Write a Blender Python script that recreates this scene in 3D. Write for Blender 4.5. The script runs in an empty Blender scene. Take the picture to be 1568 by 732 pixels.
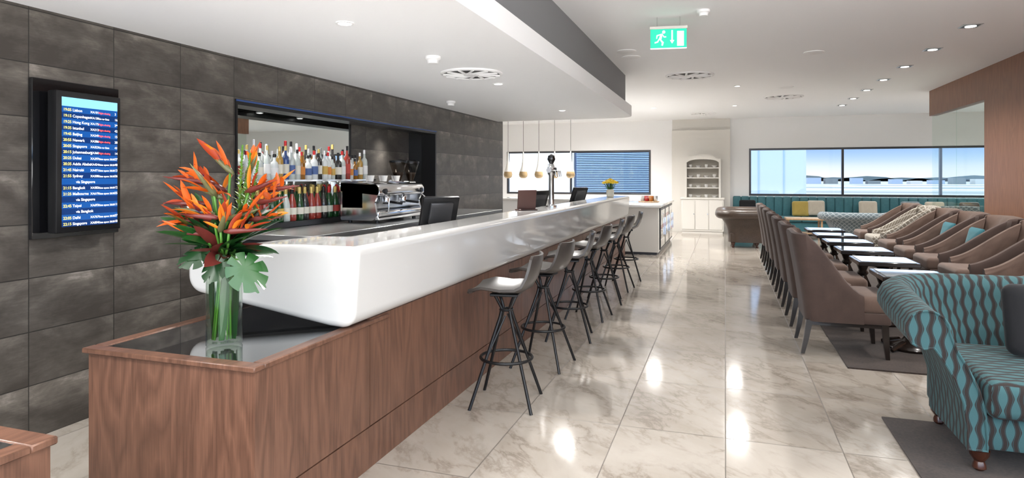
import bpy, bmesh, math, random
from mathutils import Vector, Matrix
random.seed(7)
PI=math.pi
COL=bpy.context.scene.collection

# ---------------------------------------------------------------- materials
def pmat(name,color,rough=.5,metal=0.,trans=0.,emis=None,es=0.,coat=0.,ior=1.45,sheen=0.,alpha=1.):
    m=bpy.data.materials.new(name); m.use_nodes=True
    b=m.node_tree.nodes['Principled BSDF']
    b.inputs['Base Color'].default_value=(*color,1)
    b.inputs['Roughness'].default_value=rough
    b.inputs['Metallic'].default_value=metal
    b.inputs['Transmission Weight'].default_value=trans
    b.inputs['IOR'].default_value=ior
    b.inputs['Coat Weight'].default_value=coat
    b.inputs['Sheen Weight'].default_value=sheen
    if emis:
        b.inputs['Emission Color'].default_value=(*emis,1); b.inputs['Emission Strength'].default_value=es
    return m
class NT:
    def __init__(s,m): s.nt=m.node_tree; s.b=s.nt.nodes['Principled BSDF']
    def n(s,t,**k):
        x=s.nt.nodes.new(t)
        for a,v in k.items(): setattr(x,a,v)
        return x
    def lk(s,a,b): s.nt.links.new(a,b)
    def m(s,op,a,b=None,c=None):
        x=s.n('ShaderNodeMath',operation=op)
        for i,v in enumerate((a,b,c)):
            if v is None: continue
            if isinstance(v,(int,float)): x.inputs[i].default_value=v
            else: s.lk(v,x.inputs[i])
        return x.outputs[0]
    def xyz(s,kind='Object'):
        tc=s.n('ShaderNodeTexCoord'); sp=s.n('ShaderNodeSeparateXYZ'); s.lk(tc.outputs[kind],sp.inputs[0]); return sp.outputs
    def comb(s,x,y,z=0.):
        c=s.n('ShaderNodeCombineXYZ')
        for i,v in enumerate((x,y,z)):
            if isinstance(v,(int,float)): c.inputs[i].default_value=v
            else: s.lk(v,c.inputs[i])
        return c.outputs[0]
    def noise(s,vec,scale,detail=4,rough=.5,dist=0.):
        x=s.n('ShaderNodeTexNoise'); s.lk(vec,x.inputs['Vector'])
        x.inputs['Scale'].default_value=scale; x.inputs['Detail'].default_value=detail
        x.inputs['Roughness'].default_value=rough; x.inputs['Distortion'].default_value=dist
        return x.outputs['Fac']
    def ramp(s,f,stops):
        x=s.n('ShaderNodeValToRGB'); s.lk(f,x.inputs[0]); e=x.color_ramp.elements
        while len(e)<len(stops): e.new(.5)
        for i,(p,c) in enumerate(stops): e[i].position=p; e[i].color=(*c,1)
        return x.outputs[0]
    def mix(s,f,a,b,mode='MIX'):
        x=s.n('ShaderNodeMix',data_type='RGBA',blend_type=mode)
        for i,v in ((0,f),(6,a),(7,b)):
            if isinstance(v,(int,float)): x.inputs[i].default_value=v
            elif isinstance(v,tuple): x.inputs[i].default_value=(*v,1)
            else: s.lk(v,x.inputs[i])
        return x.outputs[2]
    def bump(s,h,st=.2,d=.01):
        x=s.n('ShaderNodeBump'); x.inputs['Strength'].default_value=st; x.inputs['Distance'].default_value=d
        s.lk(h,x.inputs['Height']); s.lk(x.outputs[0],s.b.inputs['Normal'])

def mk_marble():
    m=pmat('polished_marble',(.6,.56,.5),.1,ior=1.75); t=NT(m)
    x,y,z=t.xyz()
    tx=t.m('DIVIDE',t.m('ADD',x,20.475),.585); ty=t.m('DIVIDE',t.m('ADD',y,20.05),.88)
    ix=t.m('FLOOR',tx); iy=t.m('FLOOR',ty)
    fx=t.m('FRACT',tx); fy=t.m('FRACT',ty)
    g=t.m('MAXIMUM',t.m('LESS_THAN',fx,.011),t.m('LESS_THAN',fy,.0075))
    r=t.m('FRACT',t.m('MULTIPLY',t.m('SINE',t.m('ADD',t.m('MULTIPLY',ix,12.9),t.m('MULTIPLY',iy,78.2))),437.5))
    xx=t.m('ADD',x,t.m('MULTIPLY',r,17.)); yy=t.m('ADD',y,t.m('MULTIPLY',r,9.))
    v=t.comb(t.m('ADD',t.m('MULTIPLY',xx,1.),t.m('MULTIPLY',yy,.9)),t.m('MULTIPLY',t.m('SUBTRACT',yy,xx),.45),r)
    n1=t.noise(v,3.6,9,.62,.35)
    vein=t.m('POWER',t.m('SUBTRACT',1.,t.m('MINIMUM',1.,t.m('MULTIPLY',t.m('ABSOLUTE',t.m('SUBTRACT',n1,.5)),16.))),1.6)
    n2=t.noise(v,2.1,5,.6,.3)
    vm=t.m('MULTIPLY',vein,t.m('MAXIMUM',0.,t.m('MULTIPLY',t.m('SUBTRACT',n2,.34),2.2)))
    base=t.ramp(n2,[(.3,(.475,.43,.38)),(.55,(.41,.365,.315)),(.75,(.32,.275,.23))])
    c=t.mix(t.m('MINIMUM',vm,.6),base,(.17,.13,.10))
    c=t.mix(t.m('MULTIPLY',r,.18),c,(.24,.20,.165))
    c=t.mix(t.m('MULTIPLY',g,.75),c,(.10,.085,.07))
    t.lk(c,t.b.inputs['Base Color'])
    t.lk(t.m('ADD',.10,t.m('MULTIPLY',g,.4)),t.b.inputs['Roughness'])
    return m
def mk_tile():
    m=pmat('slate_tile',(.1,.095,.09),.38); t=NT(m)
    x,y,z=t.xyz()
    tx=t.m('DIVIDE',t.m('ADD',t.m('SUBTRACT',y,2.472),.513*50),.513); ty=t.m('DIVIDE',z,.2955)
    ix=t.m('FLOOR',tx); iy=t.m('FLOOR',ty); fx=t.m('FRACT',tx); fy=t.m('FRACT',ty)
    g=t.m('MAXIMUM',t.m('MAXIMUM',t.m('LESS_THAN',fx,.006),t.m('GREATER_THAN',fx,.995)),t.m('MAXIMUM',t.m('LESS_THAN',fy,.011),t.m('GREATER_THAN',fy,.991)))
    r=t.m('FRACT',t.m('MULTIPLY',t.m('SINE',t.m('ADD',t.m('MULTIPLY',ix,12.9),t.m('MULTIPLY',iy,78.2))),43.5))
    v=t.comb(t.m('ADD',y,t.m('MULTIPLY',r,13.)),t.m('MULTIPLY',z,1.8),r)
    n1=t.noise(v,3.2,8,.65,.3)
    n2=t.noise(t.comb(t.m('MULTIPLY',y,6.),t.m('MULTIPLY',z,60.),r),2.,3,.6)
    edge=t.m('MULTIPLY',t.m('SUBTRACT',fy,.35),t.m('MULTIPLY',n1,.9))
    f=t.m('ADD',t.m('ADD',t.m('MULTIPLY',n1,.95),t.m('MULTIPLY',n2,.18)),t.m('MULTIPLY',edge,.4))
    c=t.ramp(f,[(.42,(.052,.045,.039)),(.60,(.088,.078,.068)),(.76,(.155,.138,.12)),(.9,(.30,.27,.24))])
    c=t.mix(t.m('MULTIPLY',r,.2),c,(.055,.048,.042))
    c=t.mix(t.m('MULTIPLY',g,.85),c,(.018,.017,.016))
    t.lk(c,t.b.inputs['Base Color'])
    t.lk(t.m('ADD',.28,t.m('MULTIPLY',n1,.25)),t.b.inputs['Roughness'])
    t.bump(t.m('SUBTRACT',t.m('MULTIPLY',n1,.15),g),.35,.004)
    return m
def mk_walnut(name,light,dark,rough=.35):
    m=pmat(name,light,rough); t=NT(m)
    u,v,_=t.xyz('UV')
    pan=t.m('FLOOR',t.m('DIVIDE',u,.207))
    off=t.m('MULTIPLY',t.m('SINE',t.m('MULTIPLY',pan,5.3)),3.)
    vec=t.comb(t.m('MULTIPLY',u,1.),t.m('ADD',t.m('MULTIPLY',v,.16),off),off)
    n1=t.noise(vec,5.,3,.45,.4)
    ring=t.m('PINGPONG',t.m('MULTIPLY',n1,18.),1.)
    n2=t.noise(t.comb(t.m('MULTIPLY',u,1.),t.m('MULTIPLY',v,.03),0.),160.,3,.6)
    f=t.m('ADD',t.m('MULTIPLY',ring,.32),t.m('MULTIPLY',n2,.7))
    c=t.ramp(f,[(.2,dark),(.78,light)])
    t.lk(c,t.b.inputs['Base Color']); return m
def mk_teal():
    m=pmat('teal_ogee_fabric',(.1,.35,.4),.9,sheen=.05); t=NT(m)
    u,v,_=t.xyz('UV')
    w=.05; p=.115
    a=t.m('DIVIDE',t.m('ADD',u,10.),w); col=t.m('FLOOR',a)
    s=t.m('ABSOLUTE',t.m('SINE',t.m('MULTIPLY',a,PI)))
    ph=t.m('ADD',t.m('MULTIPLY',v,2*PI/p),t.m('MULTIPLY',col,PI))
    th=t.m('ADD',.68,t.m('MULTIPLY',t.m('COSINE',ph),.28))
    d=t.m('SUBTRACT',s,th)
    dark=t.m('LESS_THAN',d,0.)
    line=t.m('LESS_THAN',t.m('ABSOLUTE',t.m('SUBTRACT',t.m('SUBTRACT',th,s),.17)),.055)
    n=t.noise(t.comb(u,v),420.,2)
    c=t.mix(dark,(.04,.11,.12),(.020,.012,.010))
    c=t.mix(line,c,(.022,.058,.066))
    c=t.mix(t.m('MULTIPLY',n,.3),c,(.015,.02,.022))
    t.lk(c,t.b.inputs['Base Color']); return m
def mk_fabric(name,c1,c2,scale=300,rough=.9,pattern=None):
    m=pmat(name,c1,rough,sheen=.1); t=NT(m)
    u,v,_=t.xyz('UV')
    n=t.noise(t.comb(u,v),scale,3); n2=t.noise(t.comb(u,v),7.,3)
    f=t.m('ADD',t.m('MULTIPLY',n,.7),t.m('MULTIPLY',n2,.5))
    c=t.ramp(f,[(.35,c2),(.8,c1)])
    if pattern:
        a=t.m('ABSOLUTE',t.m('SINE',t.m('MULTIPLY',t.m('ADD',u,v),PI/.09)))
        b=t.m('ABSOLUTE',t.m('SINE',t.m('MULTIPLY',t.m('SUBTRACT',u,v),PI/.09)))
        k=t.m('LESS_THAN',t.m('MINIMUM',a,b),.33)
        c=t.mix(k,c,pattern)
    t.lk(c,t.b.inputs['Base Color']); t.bump(n,.3,.002); return m
def mk_glass(name,tint=(1,1,1),k=.45):
    m=bpy.data.materials.new(name); m.use_nodes=True; nt=m.node_tree; nt.nodes.clear()
    o=nt.nodes.new('ShaderNodeOutputMaterial'); mx=nt.nodes.new('ShaderNodeMixShader')
    tr=nt.nodes.new('ShaderNodeBsdfTransparent'); g=nt.nodes.new('ShaderNodeBsdfGlossy')
    lw=nt.nodes.new('ShaderNodeLayerWeight'); lw.inputs['Blend'].default_value=.5
    pw=nt.nodes.new('ShaderNodeMath'); pw.operation='POWER'; pw.inputs[1].default_value=4
    ml=nt.nodes.new('ShaderNodeMath'); ml.operation='MULTIPLY_ADD'; ml.inputs[1].default_value=k; ml.inputs[2].default_value=.03
    tr.inputs[0].default_value=(*tint,1); g.inputs['Roughness'].default_value=.02
    nt.links.new(lw.outputs['Facing'],pw.inputs[0]); nt.links.new(pw.outputs[0],ml.inputs[0])
    nt.links.new(ml.outputs[0],mx.inputs[0]); nt.links.new(tr.outputs[0],mx.inputs[1]); nt.links.new(g.outputs[0],mx.inputs[2])
    nt.links.new(mx.outputs[0],o.inputs[0]); return m

MARBLE=mk_marble(); TILE=mk_tile()
WALNUT=mk_walnut('walnut_veneer',(.185,.090,.057),(.082,.039,.025))
WALNUT2=mk_walnut('wood_panelling',(.27,.13,.072),(.18,.083,.047),.45)
TEALOG=mk_teal()
WHITE=pmat('solid_surface_white',(.64,.63,.61),.12,coat=.5)
PAINT=pmat('white_paint',(.86,.86,.86),.6)
WPAINT=pmat('warm_white_paint',(.68,.655,.61),.6)
CEIL=pmat('ceiling_paint',(.94,.945,.955),.7)
RECESS_SHADE=pmat('recess_shade_paint',(.22,.22,.23),.7)  # shade of the set-back step above the bulkhead rim, put into the colour
BLACK=pmat('black_gloss',(.006,.006,.007),.08,coat=.5)
BLKM=pmat('black_metal',(.012,.012,.013),.35,.3)
BGLASS=pmat('black_glass',(.008,.009,.01),.03,coat=1.)
CHROME=pmat('chrome',(.75,.75,.76),.12,1.)
STEEL=pmat('brushed_steel',(.62,.63,.64),.3,1.)
DSTEEL=pmat('dark_steel',(.08,.08,.085),.35,.7)
MIRROR=pmat('mirror',(.84,.88,.87),.01,1.)
SEATP=pmat('taupe_plastic',(.055,.047,.042),.28)
VELOUT=mk_fabric('brown_velvet',(.080,.050,.040),(.042,.027,.022))
VELIN=mk_fabric('taupe_velvet',(.140,.091,.070),(.073,.046,.035))
PATF=mk_fabric('lattice_fabric',(.20,.17,.135),(.145,.12,.095),pattern=(.42,.39,.34))
GREYP=mk_fabric('grey_pattern_fabric',(.12,.15,.165),(.075,.10,.115),pattern=(.26,.29,.30))
TEALF=mk_fabric('teal_leather',(.04,.145,.17),(.027,.11,.13),20,.45)
TEALC=mk_fabric('teal_cushion',(.02,.13,.16),(.012,.09,.11))
LEATH=mk_fabric('brown_leather',(.075,.05,.036),(.042,.028,.02),40,.35)
BLKF=mk_fabric('black_fabric',(.006,.0055,.007),(.003,.003,.004))
CREAM=mk_fabric('cream_fabric',(.45,.41,.34),(.34,.30,.24))
YELF=mk_fabric('mustard_fabric',(.36,.27,.07),(.26,.19,.045))
RUG=mk_fabric('brown_rug',(.060,.042,.033),(.020,.014,.012),60,.95)
DWOOD=pmat('dark_stained_wood',(.015,.010,.008),.25,coat=.3)
RWOOD=pmat('turned_mahogany',(.055,.017,.009),.25,coat=.4)
LWOOD=mk_walnut('light_oak',(.45,.30,.17),(.32,.20,.11))
TTOP=pmat('table_glass_top',(.13,.165,.19),.05,coat=1.)
CLEAR=mk_glass('window_glass')
GREENGL=mk_glass('partition_glass',(.94,.98,.96),.25)
VGLASS=mk_glass('vase_glass',(.93,.97,.93),.7)
DL_E=pmat('downlight_lens',(1,1,1),.3,emis=(1,.97,.9),es=6)
TRIM=pmat('brushed_trim',(.6,.6,.6),.3,.8)
VENTD=pmat('vent_shadow',(.03,.03,.03),.6)

# ---------------------------------------------------------------- mesh builder
class MB:
    def __init__(s): s.v=[];s.f=[];s.m=[];s.sm=[];s.uv=[];s.mats=[]
    def mi(s,m):
        if m not in s.mats: s.mats.append(m)
        return s.mats.index(m)
    def add(s,vs,fs,mat,smooth=False,uvs=None,M=None):
        b=len(s.v)
        for v in vs:
            v=Vector(v)
            if M is not None: v=M@v
            s.v.append(v)
        for i,f in enumerate(fs):
            s.f.append([b+k for k in f]); s.m.append(s.mi(mat)if not isinstance(mat,list) else s.mi(mat[i])); s.sm.append(smooth)
            s.uv.append(uvs[i] if uvs else None)
    def bm(s,bm,mat,smooth=False,M=None):
        bm.verts.index_update()
        s.add([v.co.copy() for v in bm.verts],[[v.index for v in f.verts] for f in bm.faces],mat,smooth,None,M); bm.free()
    def box(s,lo,hi,mat,bevel=0,segs=2,M=None,smooth=None):
        bm=bmesh.new(); bmesh.ops.create_cube(bm,size=1)
        for v in bm.verts:
            v.co=Vector([(lo[i]+hi[i])/2+v.co[i]*(hi[i]-lo[i]) for i in range(3)])
        if bevel: bmesh.ops.bevel(bm,geom=bm.edges[:],offset=bevel,segments=segs,profile=.5,affect='EDGES')
        s.bm(bm,mat,(bevel>0 and segs>1) if smooth is None else smooth,M)
    def lathe(s,prof,mat,c=(0,0,0),n=20,M=None,smooth=True,a0=0.):
        vs=[];idx=[];fs=[]
        for r,z in prof:
            if r<1e-6: idx.append([len(vs)]); vs.append((c[0],c[1],c[2]+z))
            else:
                idx.append(list(range(len(vs),len(vs)+n)))
                for k in range(n):
                    a=a0+2*PI*k/n; vs.append((c[0]+r*math.cos(a),c[1]+r*math.sin(a),c[2]+z))
        for i in range(len(prof)-1):
            A,B=idx[i],idx[i+1]
            for k in range(n):
                k2=(k+1)%n
                if len(A)==1 and len(B)==1: continue
                if len(A)==1: fs.append([A[0],B[k],B[k2]])
                elif len(B)==1: fs.append([A[k],A[k2],B[0]])
                else: fs.append([A[k],A[k2],B[k2],B[k]])
        if len(idx[0])>1: fs.append(idx[0][::-1])
        if len(idx[-1])>1: fs.append(idx[-1])
        s.add(vs,fs,mat,smooth,None,M)
    def tube(s,pts,r,mat,n=8,closed=False,M=None,smooth=True):
        pts=[Vector(p) for p in pts]; L=len(pts)
        rs=r if isinstance(r,list) else [r]*L
        up=Vector((0,0,1)); vs=[];fs=[]; prev=None
        for i,p in enumerate(pts):
            if closed: t=(pts[(i+1)%L]-pts[i-1])
            else: t=(pts[min(i+1,L-1)]-pts[max(i-1,0)])
            if t.length<1e-9: t=Vector((0,0,1))
            t.normalize()
            if prev is None:
                a=up if abs(t.z)<.95 else Vector((1,0,0))
                x=t.cross(a).normalized()
            else:
                x=(prev-t*prev.dot(t)).normalized()
            prev=x; y=t.cross(x)
            for k in range(n):
                a=2*PI*k/n; vs.append(p+(x*math.cos(a)+y*math.sin(a))*rs[i])
        R=L if closed else L-1
        for i in range(R):
            j=(i+1)%L
            for k in range(n):
                k2=(k+1)%n; fs.append([i*n+k,i*n+k2,j*n+k2,j*n+k])
        if not closed: fs.append(list(range(n))[::-1]); fs.append([(L-1)*n+k for k in range(n)])
        s.add(vs,fs,mat,smooth,None,M)
    def prism(s,poly,axis,a,b,mat,bevel=0,segs=3,M=None,smooth=False,ends='ab'):
        def P(p,t):
            return {'x':(t,p[0],p[1]),'y':(p[0],t,p[1]),'z':(p[0],p[1],t)}[axis]
        n=len(poly); bm=bmesh.new()
        A=[bm.verts.new(P(p,a)) for p in poly]; B=[bm.verts.new(P(p,b)) for p in poly]
        fa=bm.faces.new(A[::-1]); fb=bm.faces.new(B)
        for i in range(n): bm.faces.new([A[i],A[(i+1)%n],B[(i+1)%n],B[i]])
        bmesh.ops.recalc_face_normals(bm,faces=bm.faces[:])
        if bevel:
            ed=[e for e in bm.edges if ((fa in e.link_faces and 'a' in ends) or (fb in e.link_faces and 'b' in ends))]
            bmesh.ops.bevel(bm,geom=ed,offset=bevel,segments=segs,profile=.5,affect='EDGES')
        s.bm(bm,mat,smooth,M)
    def loft(s,rings,mat,cap=True,smooth=True,M=None,closed_ring=True,strip_mats=None,uvoff=(0,0)):
        n=len(rings[0]); vs=[Vector(p) for r in rings for p in r]; fs=[];uvs=[];mm=[]
        K=n if closed_ring else n-1
        us=[0.]
        for i in range(len(rings)-1):
            mid=sum(((Vector(rings[i+1][k])-Vector(rings[i][k])).length for k in range(n)))/n
            us.append(us[-1]+mid)
        vv=[]
        for r in rings:
            a=[0.]
            for k in range(n): a.append(a[-1]+(Vector(r[(k+1)%n])-Vector(r[k])).length)
            vv.append(a)
        for i in range(len(rings)-1):
            for k in range(K):
                k2=(k+1)%n
                fs.append([i*n+k,i*n+k2,(i+1)*n+k2,(i+1)*n+k])
                uvs.append([(us[i],vv[i][k]),(us[i],vv[i][k+1]),(us[i+1],vv[i+1][k+1]),(us[i+1],vv[i+1][k])])
                mm.append(strip_mats[k] if strip_mats else mat)
        if cap and closed_ring:
            fs.append(list(range(n))[::-1]); uvs.append(None); mm.append(mat)
            fs.append([(len(rings)-1)*n+k for k in range(n)]); uvs.append(None); mm.append(mat)
        s.add(vs,fs,mm,smooth,uvs,M)
    def blade(s,p,d,length,width,mat,curl=.3,n=7,fold=.25,tw=0.,droop=Vector((0,0,-1)),prof=None):
        p=Vector(p); d=Vector(d).normalized(); side=d.cross(Vector((0,0,1)))
        if side.length<.05: side=Vector((1,0,0))
        side.normalize(); side=Matrix.Rotation(tw,3,d)@side
        vs=[];fs=[]
        for i in range(n):
            t=i/(n-1); q=p+d*length*t+droop*curl*length*t*t
            w=width*(math.sin(PI*min(1,(t*.92+.08)))**.7) if prof is None else width*prof(t)
            nr=side.cross(d).normalized()
            vs+= [q-side*w+nr*w*fold, q, q+side*w+nr*w*fold]
        for i in range(n-1):
            a=i*3; fs+=[[a,a+1,a+4,a+3],[a+1,a+2,a+5,a+4]]
        s.add(vs,fs,mat,True)
    def build(s,name,loc=(0,0,0),rz=0.,parent=None,recalc=True,autosmooth=True,wn=False):
        me=bpy.data.meshes.new(name+'_mesh')
        me.from_pydata([tuple(v) for v in s.v],[],s.f)
        for m in s.mats: me.materials.append(m)
        me.polygons.foreach_set('material_index',s.m); me.polygons.foreach_set('use_smooth',s.sm)
        uvl=me.uv_layers.new(name='UVMap')
        for p,uv in zip(me.polygons,s.uv):
            nn=p.normal; ax=max(range(3),key=lambda i:abs(nn[i]))
            for j,li in enumerate(p.loop_indices):
                if uv: uvl.data[li].uv=uv[j]
                else:
                    c=me.vertices[me.loops[li].vertex_index].co
                    uvl.data[li].uv=(c.y,c.z) if ax==0 else ((c.x,c.z) if ax==1 else (c.x,c.y))
        if recalc:
            bm=bmesh.new(); bm.from_mesh(me); bmesh.ops.recalc_face_normals(bm,faces=bm.faces[:]); bm.to_mesh(me); bm.free()
        if autosmooth:
            try: me.set_sharp_from_angle(angle=math.radians(42))
            except Exception: pass
        o=place(me,name,loc,rz,parent)
        if wn:
            md=o.modifiers.new('wn','WEIGHTED_NORMAL'); md.keep_sharp=True; md.weight=100
        return o
def place(me,name,loc=(0,0,0),rz=0.,parent=None):
    o=bpy.data.objects.new(name,me); COL.objects.link(o); o.location=loc; o.rotation_euler=(0,0,rz)
    if parent: o.parent=parent
    return o
def empty(name,loc=(0,0,0)):
    o=bpy.data.objects.new(name,None); COL.objects.link(o); o.location=loc; o.empty_display_size=.1; return o
def rpoly(pts,segs=6):
    out=[];n=len(pts)
    for i,(x,y,r) in enumerate(pts):
        P=Vector((x,y)); 
        if r<=0: out.append((x,y)); continue
        A=(Vector(pts[i-1][:2])-P).normalized(); B=(Vector(pts[(i+1)%n][:2])-P).normalized()
        ang=A.angle(B); t=r/math.tan(ang/2); c=P+(A+B).normalized()*(r/math.sin(ang/2))
        s0=P+A*t-c; s1=P+B*t-c; a0=math.atan2(s0.y,s0.x); a1=math.atan2(s1.y,s1.x)
        da=(a1-a0+PI)%(2*PI)-PI
        for k in range(segs+1):
            a=a0+da*k/segs; out.append((c.x+r*math.cos(a),c.y+r*math.sin(a)))
    return out
def R3(rx=0,ry=0,rz=0,loc=(0,0,0)):
    from mathutils import Euler
    return Matrix.Translation(loc)@Euler((rx,ry,rz)).to_matrix().to_4x4()

# ---------------------------------------------------------------- room shell
H=1.44; ZC=3.0; ZB=2.38; XL=-3.617; YB=17.8
b=MB(); b.box((-8,-1.2,-.1),(8,18,0),MARBLE); b.build('floor')
b=MB(); b.box((-8,-1.2,ZC),(8,18,ZC+.1),CEIL); b.build('ceiling')
b=MB()
poly=rpoly([(XL,-1.2,0),(-1.353,-1.2,0),(-1.353,10.1,.3),(XL,10.1,0)],12)
b.prism(poly,'z',ZB,ZB+.16,CEIL)
poly=rpoly([(XL,-1.2,0),(-1.44,-1.2,0),(-1.44,10.0,.25),(XL,10.0,0)],10)
b.prism(poly,'z',ZB+.16,ZC,RECESS_SHADE); b.build('ceiling_bulkhead')
# left tiled wall with bar recess
b=MB(); X0=-3.8
RY0,RY1,RZ0,RZ1=4.02,7.65,1.0,2.055
b.box((X0,-1.2,0),(XL,RY0,ZC),TILE); b.box((X0,RY1,0),(XL,10.33,ZC),TILE)
b.box((X0,RY0,0),(XL,RY1,RZ0-.04),TILE); b.box((X0,RY0,RZ1),(XL,RY1,ZC),TILE)
XR=-4.02
b.box((XR-.05,RY0-.05,RZ0-.045),(XR,RY1+.05,RZ1+.05),DSTEEL)
b.box((XR+.001,RY0,RZ0),(XR+.008,6.23,RZ1),MIRROR)
b.box((XR+.001,6.25,RZ0),(XR+.006,RY1,RZ1),TILE)
b.box((XR,6.225,RZ0),(XR+.014,6.255,RZ1),BLKM)
b.box((XR,RY0-.05,RZ1),(X0,RY1+.05,RZ1+.05),BLACK)
b.box((XR,RY0-.05,RZ0-.045),(X0,RY1+.05,RZ0-.04),STEEL)
b.box((XR,RY0-.05,RZ0-.04),(X0,RY0,RZ1),BLACK); b.box((XR,RY1,RZ0-.04),(X0,RY1+.05,RZ1),BGLASS)
for lo,hi in (((XL-.19,RY0,RZ1-.045),(XL+.012,RY1,RZ1-.001)),((XL-.19,RY1-.035,RZ0),(XL+.012,RY1-.001,RZ1-.045)),((XL-.19,RY0+.001,RZ0),(XL+.012,RY0+.02,RZ1-.045))):
    b.box(lo,hi,BLKM)
b.box((XL+.012,RY0,RZ1-.018),(XL+.015,RY1,RZ1-.004),pmat('blue_daylight_reflection',(.03,.07,.22),.2))  # daylight reflection along the frame, painted as a blue strip
b.build('wall_left')
b=MB(); b.box((-8.1,10.33,0),(-8,18,ZC),PAINT); b.box((-8,10.2,0),(-3.8,10.33,ZC),PAINT); b.build('wall_far_left')
# back wall with windows
b=MB(); WZ0,WZ1=.97,2.2
b.box((-8,YB,0),(8,YB+.2,WZ0),PAINT); b.box((-8,YB,WZ1),(8,YB+.2,ZC),PAINT)
for x0,x1 in ((-8,-6.1),(-1.93,.6),(6.6,8)): b.box((x0,YB,WZ0),(x1,YB+.2,WZ1),PAINT)
b.build('wall_back')
b=MB(); b.box((-1.35,YB-.2,0),(.13,YB,2.7),WPAINT); b.box((-1.35,YB-.08,2.7),(.13,YB,ZC),WPAINT); b.build('wall_dresser_panel')
def window(name,x0,x1,muls):
    b=MB(); y0,y1=YB-.01,YB+.08; t=.05
    b.box((x0,y0,WZ0),(x1,y1,WZ0+t),DSTEEL); b.box((x0,y0,WZ1-t),(x1,y1,WZ1),DSTEEL)
    for m in [x0]+muls+[x1-t]: b.box((m,y0,WZ0+t),(m+t,y1,WZ1-t),DSTEEL)
    b.box((x0+t,YB+.04,WZ0+t),(x1-t,YB+.046,WZ1-t),CLEAR); b.build(name)
window('window_1',.6,6.6,[2.78,4.9]); window('window_2',-6.1,-1.93,[-4.2])
# right wall
b=MB(); XW=3.5
for i,(y0,y1) in enumerate(((3.,4.9),(4.91,6.8),(6.81,8.7),(8.71,10.73))):
    b.box((XW,y0,0),(XW+.12,y1,ZC),WALNUT2)
b.box((XW,10.73,2.55),(XW+.12,13.3,ZC),WALNUT2)
b.box((XW+.002,3,0),(XW+.1,10.73,2.9),DWOOD)
b.build('wall_right')
b=MB(); b.box((XW+.03,10.74,.02),(XW+.045,12.0,2.55),GREENGL); b.box((XW+.03,12.01,.02),(XW+.045,13.25,2.55),GREENGL)
b.box((XW+.01,10.73,0),(XW+.065,13.3,.02),STEEL); b.build('glass_partition')
b=MB(); b.box((8,2.9,0),(8.1,18,ZC),PAINT); b.box((XW+.12,2.9,0),(8,3.,ZC),PAINT); b.build('wall_right_far')
b=MB(); b.box((XW-.015,3,0),(XW,10.73,.1),DWOOD); b.build('baseboard_right')

# ---------------------------------------------------------------- bar
bar=empty('bar_counter')
XF=-1.668; ZT=.712
b=MB()
edges=[1.957,2.775]; 
while edges[-1]<11.0: edges.append(edges[-1]+.83)
edges[-1]=11.3
b.box((-2.49,1.975,.01),(XF-.02,2.9,ZT-.03),DWOOD); b.box((-2.02,2.9,.01),(XF-.02,11.28,ZT+.02),DWOOD)
for y0,y1 in zip(edges[:-1],edges[1:]):
    b.box((XF-.02,y0,.210),(XF,y1-.005,ZT if y0<2.5 else ZT+.03),WALNUT)
    b.box((XF-.022,y0,0),(XF-.002,y1,.202),WALNUT)
b.box((-2.51,1.957,0),(XF-.02,1.975,ZT),WALNUT); b.box((-2.51,1.975,0),(-2.49,2.9,ZT),WALNUT)
# top rim with black glass
b.box((-2.53,1.94,ZT),(XF+.012,2.0,ZT+.022),WALNUT,.004,1); b.box((XF-.048,2.0,ZT),(XF+.012,2.95,ZT+.022),WALNUT,.004,1)
b.box((-2.53,2.0,ZT),(-2.47,2.9,ZT+.022),WALNUT,.004,1)
b.box((-2.47,2.0,ZT-.005),(XF-.048,2.9,ZT+.018),BGLASS)
b.prism([(-2.50,.72),(-1.74,.72),(-1.74,.755),(-1.925,.78),(-2.50,.865)],'y',2.66,2.9,BLACK)
b.build('base_cabinet',parent=bar)
b=MB()
ZBT=.735
front=rpoly([(-1.60,1.12,.04),(-1.925,1.12,0),(-1.925,.765,0),(-1.76,.742,.0),(-1.63,ZBT,.075)],8)
end=rpoly([(-1.60,1.12,.04),(-1.925,1.12,0),(-2.15,1.115,.2),(-2.60,1.06,.09),(-2.60,.865,.09),(-1.925,.765,0),(-1.76,.742,.0),(-1.63,ZBT,.075)],8)
b.prism(front,'y',3.0,11.4,WHITE,.03,5,smooth=True,ends='b')
b.prism(end,'y',2.55,3.0,WHITE,.036,7,smooth=True,ends='a')
b.build('countertop',parent=bar,wn=True)
b=MB(); b.box((-2.45,3.0,.95),(-1.925,10.8,.985),STEEL); b.box((-2.43,3.0,0),(-2.02,10.8,.95),DSTEEL); b.build('service_ledge',parent=bar)
# second cabinet (foreground left)
b=MB()
b.box((-2.56,.2,0),(-1.745,1.25,ZT),WALNUT)
b.box((-2.58,1.19,ZT),(-1.73,1.262,ZT+.022),WALNUT,.004,1); b.box((-1.79,.2,ZT),(-1.73,1.19,ZT+.022),WALNUT,.004,1)
b.box((-2.58,.2,ZT-.002),(-1.79,1.19,ZT+.018),BGLASS); b.build('wood_display_plinth')
# back bar
b=MB()
b.box((-3.6,4.1,.0),(-2.98,8.3,.955),DSTEEL)
for k in range(7):
    y0=4.12+k*.595; b.box((-2.98,y0,.12),(-2.965,y0+.58,.92),STEEL if k%3==2 else DSTEEL,.004,1); b.box((-2.965,y0+.05,.85),(-2.94,y0+.53,.865),CHROME)
b.box((-3.612,4.05,.955),(-2.93,8.35,1.0),STEEL,.004,1); b.build('back_bar_counter')
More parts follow.
